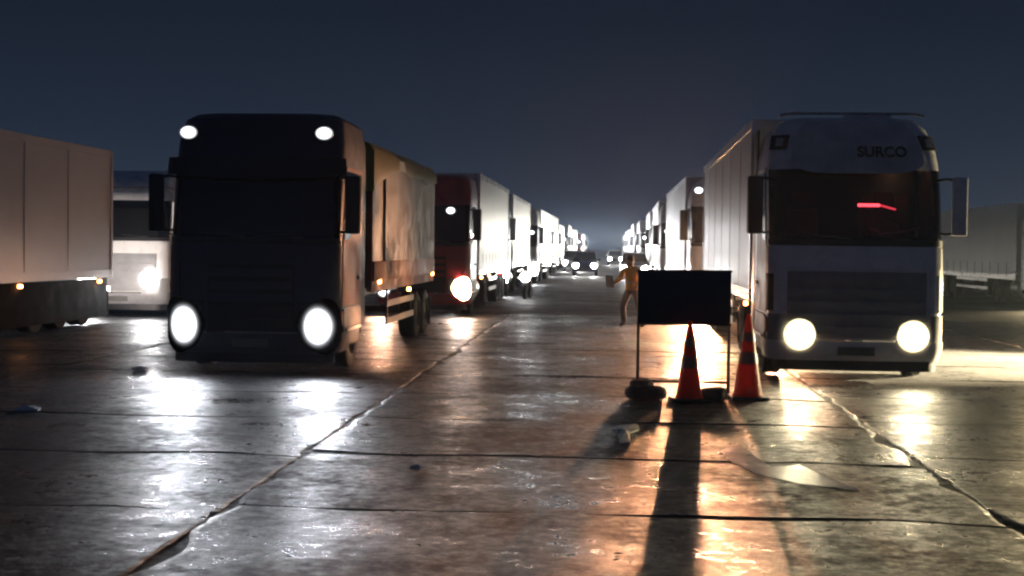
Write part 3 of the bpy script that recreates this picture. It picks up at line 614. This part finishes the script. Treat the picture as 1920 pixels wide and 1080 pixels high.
wl.rotation_euler = (Vector((6.6, 24.5, 0))-Vector((13.7, 25.0, 3.1))).to_track_quat('-Z', 'Y').to_euler()
wl.rotation_euler.rotate_axis('Z', 0); wl.rotation_euler = (Matrix.Rotation(R(52), 3, 'Z') @ wl.rotation_euler.to_matrix()).to_euler()
trailer_parts(T, 2.75, 7.0, 3.5, TRAIL_G, ALU, style='curtain', detail=0)

# ================================================================== CARS AND A MOTORCYCLE
def car(label, loc, rz, paint, lampmat, watts, key):
    T = thing('car', label, 'car', loc, rz, 'cars driving up the lane')
    secs = [(0.0,0.62,0.74,0.42),(0.10,0.80,0.86,0.30),(0.9,0.86,1.00,0.26),(1.05,0.86,1.03,0.26),(1.75,0.84,1.58,0.26),(2.6,0.83,1.64,0.26),(3.7,0.83,1.58,0.26),(4.2,0.82,1.10,0.28),(4.35,0.74,0.9,0.42)]
    def body(m):
        v = []; q = 10
        for (y, wx, zt, zb) in secs:
            wt = wx*(0.80 if zt > 1.2 else 0.94); zm = min(zt-0.05, 0.98)
            half = [(wx*0.9, zb), (wx, zb+0.18), (wx*1.02, 0.7 if zt > 0.75 else zb+0.22), (wx*0.99, zm), (wt, zt)]
            v += [(x, y, z) for x, z in half]+[(-x, y, z) for x, z in half[::-1]]
        n = len(secs); f = [(i*q+k, i*q+(k+1) % q, (i+1)*q+(k+1) % q, (i+1)*q+k) for i in range(n-1) for k in range(q)]
        m.add(v, f+[tuple(range(q))[::-1], tuple(range((n-1)*q, n*q))])
    part('body', 'carbody', body, paint, T)
    part('windscreen', 'carws', lambda m: m.add([(-0.76,1.09,1.065),(0.76,1.09,1.065),(0.64,1.69,1.54),(-0.64,1.69,1.54),(-0.76,1.11,1.05),(0.76,1.11,1.05),(0.64,1.71,1.52),(-0.64,1.71,1.52)], [(0,1,2,3),(7,6,5,4),(0,4,5,1),(1,5,6,2),(2,6,7,3),(3,7,4,0)]), DGLASS, T, (0, -0.03, 0.02))
    part('grille', 'cargrille', lambda m: m.box(-0.42, 0.42, -0.03, 0.02, 0.46, 0.66, 0.01), BLACKP, T)
    for sx in (-1, 1):
        h = part('headlight', 'carhl', lambda m: m.lathe([(0.06,0.14),(-0.02,0.14),(-0.03,0.12)], 'Y', (0, 0, 0), 14), BLACKP, T, (sx*0.60, 0.04, 0.68)); h.scale = (1.45, 1, 1.35)
        part('lens', 'carlens', lambda m: m.lathe([(-0.031,0.125),(-0.05,0.09),(-0.055,0.02)], 'Y', (0, 0, 0), 14), lampmat, h)
        beam(T, (sx*0.60, -0.10, 0.66), key, watts, (1, 0.97, 0.9), 160, 0.95, 3)
        for y in (0.85, 3.5): wheel(T, sx*0.74, y, 0.34, 0.22, sx)
        part('mirror', 'carmir', lambda m: m.box(-0.09, 0.09, -0.05, 0.06, -0.07, 0.07, 0.02), paint, T, (sx*0.95, 1.25, 1.08))
    return T
CARL = emat('car_lens', (1.0, 0.97, 0.92), 200)
car('dark car with both headlights glaring, far down the middle of the lane', (-1.55, 92, 0), 0, NAVY, CARL, 120, 'car1')
car('pale car with headlights on, beside the right row above the worker', (1.55, 82, 0), 0, GREY, CARL, 120, 'car2')
car('grey car close beside the left row with headlights on', (-2.75, 108, 0), 0, GREY, CARL, 120, 'car2')
car('farthest tiny car with headlights on at the end of the lane', (0.75, 150, 0), 0, GREY, CARL, 120, 'car2')

T = thing('motorcycle', 'dark motorcycle with one glaring headlight beside the left row', 'motorcycle', (-3.0, 50.0, 0), R(-4))
for y, n_ in ((0.0, 'front'), (1.35, 'rear')):
    o = part('wheel', 'mcw', lambda m: m.lathe([(-0.05,0.22),(-0.06,0.28),(-0.03,0.315),(0.03,0.315),(0.06,0.28),(0.05,0.22)], n=22), TYRE, T, (0, y+0.1, 0.32))
    part('rim', 'mcr', lambda m: m.lathe([(-0.04,0.03),(-0.02,0.22),(0.02,0.22),(0.04,0.03)], n=18), RIM, o)
part('frame', 'mcf', lambda m: m.tube([(0,0.35,0.95),(0,0.5,0.55),(0,0.9,0.42),(0,1.2,0.5),(0,1.45,0.32)], 0.05, 8), DARKM, T)
part('engine', 'mce', lambda m: m.box(-0.16, 0.16, 0.5, 0.95, 0.28, 0.62, 0.05), DARKM, T)
part('tank', 'mct', lambda m: m.lathe([(0.0,0.05),(0.06,0.13),(0.3,0.16),(0.48,0.11),(0.52,0.04)], 'Y', (0, 0.42, 0.86), 14), RED, T)
part('seat', 'mcs', lambda m: m.box(-0.13, 0.13, 0.9, 1.55, 0.76, 0.86, 0.04), BLACKP, T)
part('handlebar', 'mch', lambda m: m.tube([(-0.38,0.42,1.05),(-0.2,0.36,1.07),(0.2,0.36,1.07),(0.38,0.42,1.05)], 0.016, 6), BLACKP, T)
for sx in (-1, 1):
    part('fork', ('mcfk', sx), lambda m: m.tube([(sx*0.09,0.10,0.32),(sx*0.09,0.36,1.02)], 0.022, 6), ALU, T)
h = part('headlight', 'mchl', lambda m: m.lathe([(0.14,0.05),(0.06,0.17),(0,0.19)], 'Y', (0, 0.12, 0.80), 16), BLACKP, T)
part('lens', 'mcl', lambda m: m.lathe([(-0.001,0.185),(-0.025,0.13),(-0.03,0.02)], 'Y', (0, 0.12, 0.80), 16), emat('motorcycle_lens', (1.0, 0.98, 0.95), 30), h)
beam(T, (0, 0.0, 0.80), 'mc', 40, (1, 0.98, 0.94), 140, 0.95, 5)

# ================================================================== SIGN, CONES, SANDBAGS, LITTER
BOARD = pm('navy_sign_board', (0.020, 0.026, 0.050), 0.5)
POST = pm('brown_steel_post', (0.05, 0.03, 0.025), 0.55, 0.3)
T = thing('sign', 'dark blank-faced rectangular sign board on posts between the rows', 'sign', (0.985, 18.0, 0), R(1.5))
part('board', 'board', lambda m: m.box(-0.60, 0.60, -0.012, 0.018, 0.93, 1.61, 0.006), BOARD, T)
for nm, a in (('frame_rail', (-0.612,0.612,-0.02,0.026,1.60,1.628)), ('frame_rail', (-0.612,0.612,-0.02,0.026,0.912,0.94))):
    part(nm, ('fr', a), lambda m: m.box(*a, 0.005), POST, T)
for sx in (-1, 1):
    part('post', ('spost', sx), lambda m: m.box(sx*0.585-0.018, sx*0.585+0.018, 0.02, 0.056, 0.03, 1.60, 0.004), POST, T)
    part('foot', ('sfoot', sx), lambda m: m.box(sx*0.585-0.03, sx*0.585+0.03, -0.32, 0.42, 0.004, 0.04, 0.006), POST, T)
part('cross_bar', 'sbar', lambda m: m.box(-0.565, 0.565, 0.028, 0.05, 0.16, 0.19), POST, T)

CONE_O = pm('orange_cone_plastic', (0.70, 0.085, 0.02), 0.4)
t = CONE_O.node_tree; pr = t.nodes['Principled BSDF']; tl_ = t.nodes.new('ShaderNodeBsdfTranslucent'); tl_.inputs[0].default_value = (0.75, 0.10, 0.02, 1)
mx = t.nodes.new('ShaderNodeMixShader'); mx.inputs[0].default_value = 0.4
t.links.new(pr.outputs[0], mx.inputs[1]); t.links.new(tl_.outputs[0], mx.inputs[2]); t.links.new(mx.outputs[0], t.nodes['Material Output'].inputs[0])
CONE_W = pm('cone_reflective_white', (0.6, 0.55, 0.52), 0.35)
def cone(label, loc, rz, h, r):
    T = thing('traffic_cone', label, 'traffic cone', loc, rz, 'traffic cones at the sign')
    part('base', ('cbase', r), lambda m: m.box(-r*1.25, r*1.25, -r*1.25, r*1.25, 0.004, 0.045, 0.015), BLACKP, T)
    f = lambda t: r*(1-t)+0.028*t
    part('body', ('ccone', h), lambda m: m.lathe([(0.045, r*1.08), (0.09, f(0.07)), (0.35*h, f(0.35)), (0.7*h, f(0.7)), (0.985*h, f(1)), (h, 0.02)], 'Z', (0,0,0), 24), CONE_O, T)
    for a, b in ((0.42, 0.56), (0.68, 0.79)):
        part('reflective_band', ('cband', h, a), lambda m: m.lathe([(a*h, f(a)-0.002), (a*h+0.003, f(a)+0.004), (b*h-0.003, f(b)+0.004), (b*h, f(b)-0.002)], 'Z', (0,0,0), 24, False), pm('worn_cone_band', (0.42, 0.16, 0.09), 0.35), T)
    return T
cone('orange traffic cone standing in front of the dark sign board', (1.03, 17.35, 0), 0.3, 1.0, 0.165)
cone('orange traffic cone right of the sign, beside the white truck', (1.79, 17.75, 0), 0.1, 1.08, 0.19)
def sandbag(label, loc, rz, s, mat):
    T = MB(); n, k = 18, 12; v = []
    for j in range(k+1):
        t = math.pi*j/k
        for i in range(n):
            a = 2*math.pi*i/n; x, y, z = math.sin(t)*math.cos(a), math.sin(t)*math.sin(a), math.cos(t)
            x = math.copysign(abs(x)**0.7, x)*s[0]; y = math.copysign(abs(y)**0.7, y)*s[1]; z = math.copysign(abs(z)**0.75, z)*s[2]
            q = 1+0.14*noise.noise(Vector((x*5+loc[0], y*5, z*5)))
            v.append((x*q, y*q, max(-s[2]*0.75, z*q)+s[2]*0.75))
    T.add(v, [(j*n+i, j*n+(i+1) % n, (j+1)*n+(i+1) % n, (j+1)*n+i) for j in range(k) for i in range(n)])
    me = T.mesh('sandbag'); bm = bmesh.new(); bm.from_mesh(me); bmesh.ops.remove_doubles(bm, verts=bm.verts[:], dist=0.001); bm.to_mesh(me); bm.free()
    o = link('sandbag', me, mat, None, loc, (0, 0, rz)); tag(o, label, 'sandbag', 'sandbags weighing down the sign'); return o
SB = pm('dark_sacking', (0.018, 0.019, 0.024), 0.6, bump=0.6, bscale=25)
sandbag('dark sandbag at the foot of the sign\'s left post', (0.50, 17.42, 0.004), 0.2, (0.27, 0.17, 0.11), SB)
sandbag('dark lumpy sandbag between the two cones', (1.33, 17.45, 0.004), -0.3, (0.17, 0.15, 0.10), SB)
sandbag('small dark sandbag lying on the bag at the left post', (0.44, 17.44, 0.165), 0.6, (0.16, 0.11, 0.05), SB)

def scrap(label, loc, rz, outline, mat, h=0.01, name='litter_scrap'):
    m = MB(); n = len(outline)
    up = [(x, y, 0.006+h*(0.5+0.5*noise.noise(Vector((x*9, y*9, rz*3))))) for x, y in outline]
    cx, cy = sum(p[0] for p in outline)/n, sum(p[1] for p in outline)/n
    m.add(up+[(x, y, 0.001) for x, y in outline]+[(cx, cy, h*1.6+0.006), (cx, cy, 0.001)],
          [(i, (i+1) % n, 2*n) for i in range(n)]+[(n+(i+1) % n, n+i, 2*n+1) for i in range(n)]+[(i, n+i, n+(i+1) % n, (i+1) % n) for i in range(n)])
    o = link(name, m.mesh(name, False), mat, None, loc, (0, 0, rz)); tag(o, label, 'litter', 'litter on the wet concrete'); return o
PAPER = pm('pale_cardboard', (0.72, 0.76, 0.66), 0.6, bump=0.2)
scrap('pale scrap of cardboard bent like a seven, in the sign\'s shadow', (0.14, 14.2, 0.006), 0.0,
      [(-0.09,0.12),(-0.06,0.34),(0.02,0.52),(0.18,0.66),(0.21,0.5),(0.20,0.20),(0.11,-0.05),(0.10,-0.8),(0.0,-0.86),(-0.02,-0.3),(0.02,0.06)], PAPER, 0.02)
WPAP = pm('white_paper', (0.6, 0.6, 0.6), 0.6)
scrap('white paper scrap on the concrete near the left edge of the picture', (-6.45, 15.0, 0.006), 0.4, [(-0.13,-0.12),(0.12,-0.15),(0.16,0.05),(0.02,0.2),(-0.14,0.12)], WPAP, 0.03)
scrap('small pale scrap in the empty lane left of the sign shadow', (-1.58, 11.6, 0.006), 1.0, [(-0.04,-0.06),(0.05,-0.05),(0.05,0.05),(-0.03,0.07)], WPAP, 0.02)
scrap('white scrap beside the front left corner of the tarpaulin truck', (-6.9, 20.0, 0.006), 0.2, [(-0.08,-0.2),(0.1,-0.15),(0.12,0.15),(-0.06,0.2)], WPAP, 0.04)

# pale ground mark, headlight sheen on the wet floor put into its colour
def gp(px, py):   # where a point of the yard floor lies, worked out from the survey of the photograph
    d = cam.matrix_world.to_3x3() @ Vector(((px-960)/2600, (540-py)/2600, -1)); k = -CAM_H/d.z; return Vector((d.x*k, d.y*k))
SHEEN = pm('pale_sheen_colour', (0.78, 0.77, 0.72), 0.35, var=0.35, scale=5, bump=0.5, bscale=12)
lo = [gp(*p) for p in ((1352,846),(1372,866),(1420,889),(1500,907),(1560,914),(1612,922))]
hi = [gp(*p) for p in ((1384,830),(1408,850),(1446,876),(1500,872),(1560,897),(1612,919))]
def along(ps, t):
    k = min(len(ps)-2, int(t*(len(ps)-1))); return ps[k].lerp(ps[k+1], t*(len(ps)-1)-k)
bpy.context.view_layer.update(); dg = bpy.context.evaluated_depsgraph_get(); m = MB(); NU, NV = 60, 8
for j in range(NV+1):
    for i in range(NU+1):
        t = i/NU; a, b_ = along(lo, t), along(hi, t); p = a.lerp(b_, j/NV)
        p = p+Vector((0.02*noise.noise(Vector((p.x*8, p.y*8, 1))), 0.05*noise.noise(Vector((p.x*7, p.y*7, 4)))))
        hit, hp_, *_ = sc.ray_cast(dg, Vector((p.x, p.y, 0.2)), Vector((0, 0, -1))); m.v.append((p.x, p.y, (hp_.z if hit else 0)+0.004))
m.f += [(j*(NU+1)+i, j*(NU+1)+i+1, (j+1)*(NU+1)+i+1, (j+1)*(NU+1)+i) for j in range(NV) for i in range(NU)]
x = link('sheen_mark', m.mesh('sheen_mark'), SHEEN); tag(x, kind='structure')

# ================================================================== THE WORKER
def person(label, loc, rz):
    T = thing('person', label, 'person', loc, rz)
    J = {'pel':(0,0,0.93,.165,.14),'wai':(0.0,-0.03,1.08,.155,.125),'che':(0,-0.07,1.30,.155,.105),'nek':(0,-0.10,1.47,.055,.055),'hea':(0,-0.13,1.58,.085,.095),'top':(0,-0.13,1.68,.07,.08),
         'lhi':(0.10,0,0.88,.095,.095),'lkn':(0.20,-0.02,0.50,.085,.085),'lan':(0.28,0.12,0.10,.07,.07),'lto':(0.29,-0.05,0.045,.04,.035),
         'rhi':(-0.10,0,0.88,.095,.095),'rkn':(-0.13,-0.22,0.52,.085,.085),'ran':(-0.16,-0.10,0.12,.07,.07),'rto':(-0.17,-0.27,0.045,.04,.035),
         'lsh':(0.18,-0.08,1.42,.07,.065),'lel':(0.27,-0.02,1.16,.068,.068),'lwr':(0.25,-0.22,0.98,.044,.034),'lha':(0.24,-0.30,0.95,.034,.022),
         'rsh':(-0.18,-0.08,1.42,.07,.065),'rel':(-0.27,-0.12,1.16,.068,.068),'rwr':(-0.30,-0.34,1.06,.044,.034),'rha':(-0.31,-0.42,1.06,.034,.022)}
    E = [('pel','wai'),('wai','che'),('che','nek'),('nek','hea'),('hea','top'),('pel','lhi'),('lhi','lkn'),('lkn','lan'),('lan','lto'),('pel','rhi'),('rhi','rkn'),('rkn','ran'),('ran','rto'),
         ('che','lsh'),('lsh','lel'),('lel','lwr'),('lwr','lha'),('che','rsh'),('rsh','rel'),('rel','rwr'),('rwr','rha')]
    for s_, q in (('l', 1), ('r', -1)):     # fingers and thumb
        h, w_ = Vector(J[s_+'ha'][:3]), Vector(J[s_+'wr'][:3]); d = (h-w_).normalized(); side = Vector((0, 0, 1)); oth = d.cross(side)
        for k in range(4):
            a = h+side*(0.03-0.02*k)*0.9; L = (0.036, 0.042, 0.039, 0.030)[k]
            J[f'{s_}f{k}a'] = (*(a+d*L), .009, .009); J[f'{s_}f{k}b'] = (*(a+d*L*1.7-oth*q*0.022), .008, .008)
            E += [(s_+'ha', f'{s_}f{k}a'), (f'{s_}f{k}a', f'{s_}f{k}b')]
        J[s_+'th'] = (*(w_.lerp(h, 0.5)+side*0.045+d*0.02), .010, .010); E.append((s_+'wr', s_+'th'))
    ks = list(J); me = bpy.data.meshes.new('body'); me.from_pydata([J[k][:3] for k in ks], [(ks.index(a), ks.index(b)) for a, b in E], [])
    o = bpy.data.objects.new('body', me); col.objects.link(o)
    md = o.modifiers.new('skin', 'SKIN'); md.use_smooth_shade = True
    if not me.skin_vertices: o.modifiers.remove(md); md = o.modifiers.new('skin', 'SKIN')
    if not me.skin_vertices:
        bpy.context.view_layer.objects.active = o
        bm = bmesh.new(); bm.from_mesh(me); bm.verts.layers.skin.verify(); bm.to_mesh(me); bm.free()
    for i, k in enumerate(ks):
        sv = me.skin_vertices[0].data[i]; sv.radius = J[k][3:5]; sv.use_root = (k == 'pel')
    o.modifiers.new('sub', 'SUBSURF').levels = 2
    dg = bpy.context.evaluated_depsgraph_get(); m2 = bpy.data.meshes.new_from_object(o.evaluated_get(dg)); bpy.data.objects.remove(o)
    JK = pm('orange_hi_vis_cloth', (0.72, 0.40, 0.03), 0.85, bump=0.3, bscale=15)
    TR = pm('amber_work_trousers', (0.10, 0.10, 0.12), 0.85, bump=0.3, bscale=15)
    SK = pm('skin', (0.30, 0.16, 0.10), 0.6); BT = pm('dark_boots', (0.02, 0.018, 0.016), 0.6)
    m2.materials.clear()
    for m_ in (JK, TR, SK, BT): m2.materials.append(m_)
    wr = [Vector(J[s_+'wr'][:3]) for s_ in 'lr']; ha = [Vector(J[s_+'ha'][:3]) for s_ in 'lr']
    for p in m2.polygons:
        c = p.center; p.use_smooth = True
        if c.z > 1.485: p.material_index = 2
        elif any((c-a).dot((b-a).normalized()) > 0 and (c-a).length < 0.2 for a, b in zip(wr, ha)): p.material_index = 2
        elif c.z < 0.11: p.material_index = 3
        elif c.z < 0.90: p.material_index = 1
        else: p.material_index = 0
    b_ = bpy.data.objects.new('body', m2); col.objects.link(b_); b_.parent = T
    HV = pm('reflective_strip', (0.45, 0.42, 0.30), 0.5)
    for z, rx, ry, yc in ((1.06, .172, .142, -0.035),):
        part('reflective_strip', ('rstrip', z), lambda m: m.add([(rx*math.cos(a*math.pi/12)*k, yc+ry*math.sin(a*math.pi/12)*k, z+dz) for k, dz in ((0.9, 0), (1.0, 0), (1.0, 0.05), (0.9, 0.05)) for a in range(24)],
             [(j*24+i, j*24+(i+1) % 24, (j+1)*24+(i+1) % 24, (j+1)*24+i) for j in range(3) for i in range(24)]), HV, T)
    part('hair', 'hair', lambda m: m.lathe([(1.585, 0.085), (1.62, 0.098), (1.68, 0.095), (1.73, 0.065), (1.75, 0.01)], 'Z', (0, -0.112, 0), 16), pm('dark_hair', (0.012, 0.01, 0.009), 0.7), T)
    part('nose', 'nose', lambda m: m.lathe([(0.0, 0.004), (0.018, 0.014), (0.04, 0.005)], 'Z', (0, -0.232, 1.565), 8), SK, T)
    for sx in (-1, 1):
        part('eye', 'eye', lambda m: m.lathe([(-0.009, 0.002), (0.0, 0.011), (0.009, 0.002)], 'Y', (0, 0, 0), 8), BT, T, (sx*0.033, -0.215, 1.61))
        part('ear', 'ear', lambda m: m.lathe([(-0.01, 0.008), (0, 0.026), (0.01, 0.008)], 'X', (0, 0, 0), 8), SK, T, (sx*0.088, -0.125, 1.60))
    part('mouth', 'mouth', lambda m: m.box(-0.022, 0.022, -0.226, -0.216, 1.525, 1.533), BT, T)
    return T
person('person in orange hi-vis work clothes walking left of the sign', (0.58, 33.2, 0.002), R(-35))
# the papers the worker carries
m = MB(); m.add([(-0.11,0,-0.15),(0.11,0.01,-0.15),(0.11,-0.01,0.15),(-0.11,0,0.15),(-0.11,0.008,-0.15),(0.11,0.018,-0.15),(0.11,-0.002,0.15),(-0.11,0.008,0.15)], [(0,1,2,3),(7,6,5,4),(0,4,5,1),(1,5,6,2),(2,6,7,3),(3,7,4,0)])
o = link('clipboard', m.mesh('clipboard', False), PAPER, None, (0.58-0.32*math.cos(R(35))-0.49*math.sin(R(35))+0.0, 33.2+0.32*math.sin(R(35))-0.49*math.cos(R(35)), 1.09), (0.2, 0, R(-35)))
tag(o, 'pale clipboard in the outstretched hand of the hi-vis worker', 'clipboard')


# ================================================================== THIN MIST, ADDED FOR HALOS ROUND THE LAMPS
mb = MB(); mb.box(-505, 505, -65, 1205, -1.05, 4.6)
hz = link('haze', mb.mesh('haze', False), None); hz.data.materials.clear()
hm = bpy.data.materials.new('halo_mist'); hm.use_nodes = True; t = hm.node_tree; t.nodes.clear()
o = t.nodes.new('ShaderNodeOutputMaterial'); v = t.nodes.new('ShaderNodeVolumePrincipled')
v.inputs['Color'].default_value = (0.60, 0.76, 1.0, 1); v.inputs['Density'].default_value = 0.0003; v.inputs['Anisotropy'].default_value = 0.75
t.links.new(v.outputs[0], o.inputs['Volume'])
hz.data.materials.append(hm); hz.material_slots[0].link = 'OBJECT'; hz.material_slots[0].material = hm; tag(hz, kind='stuff')
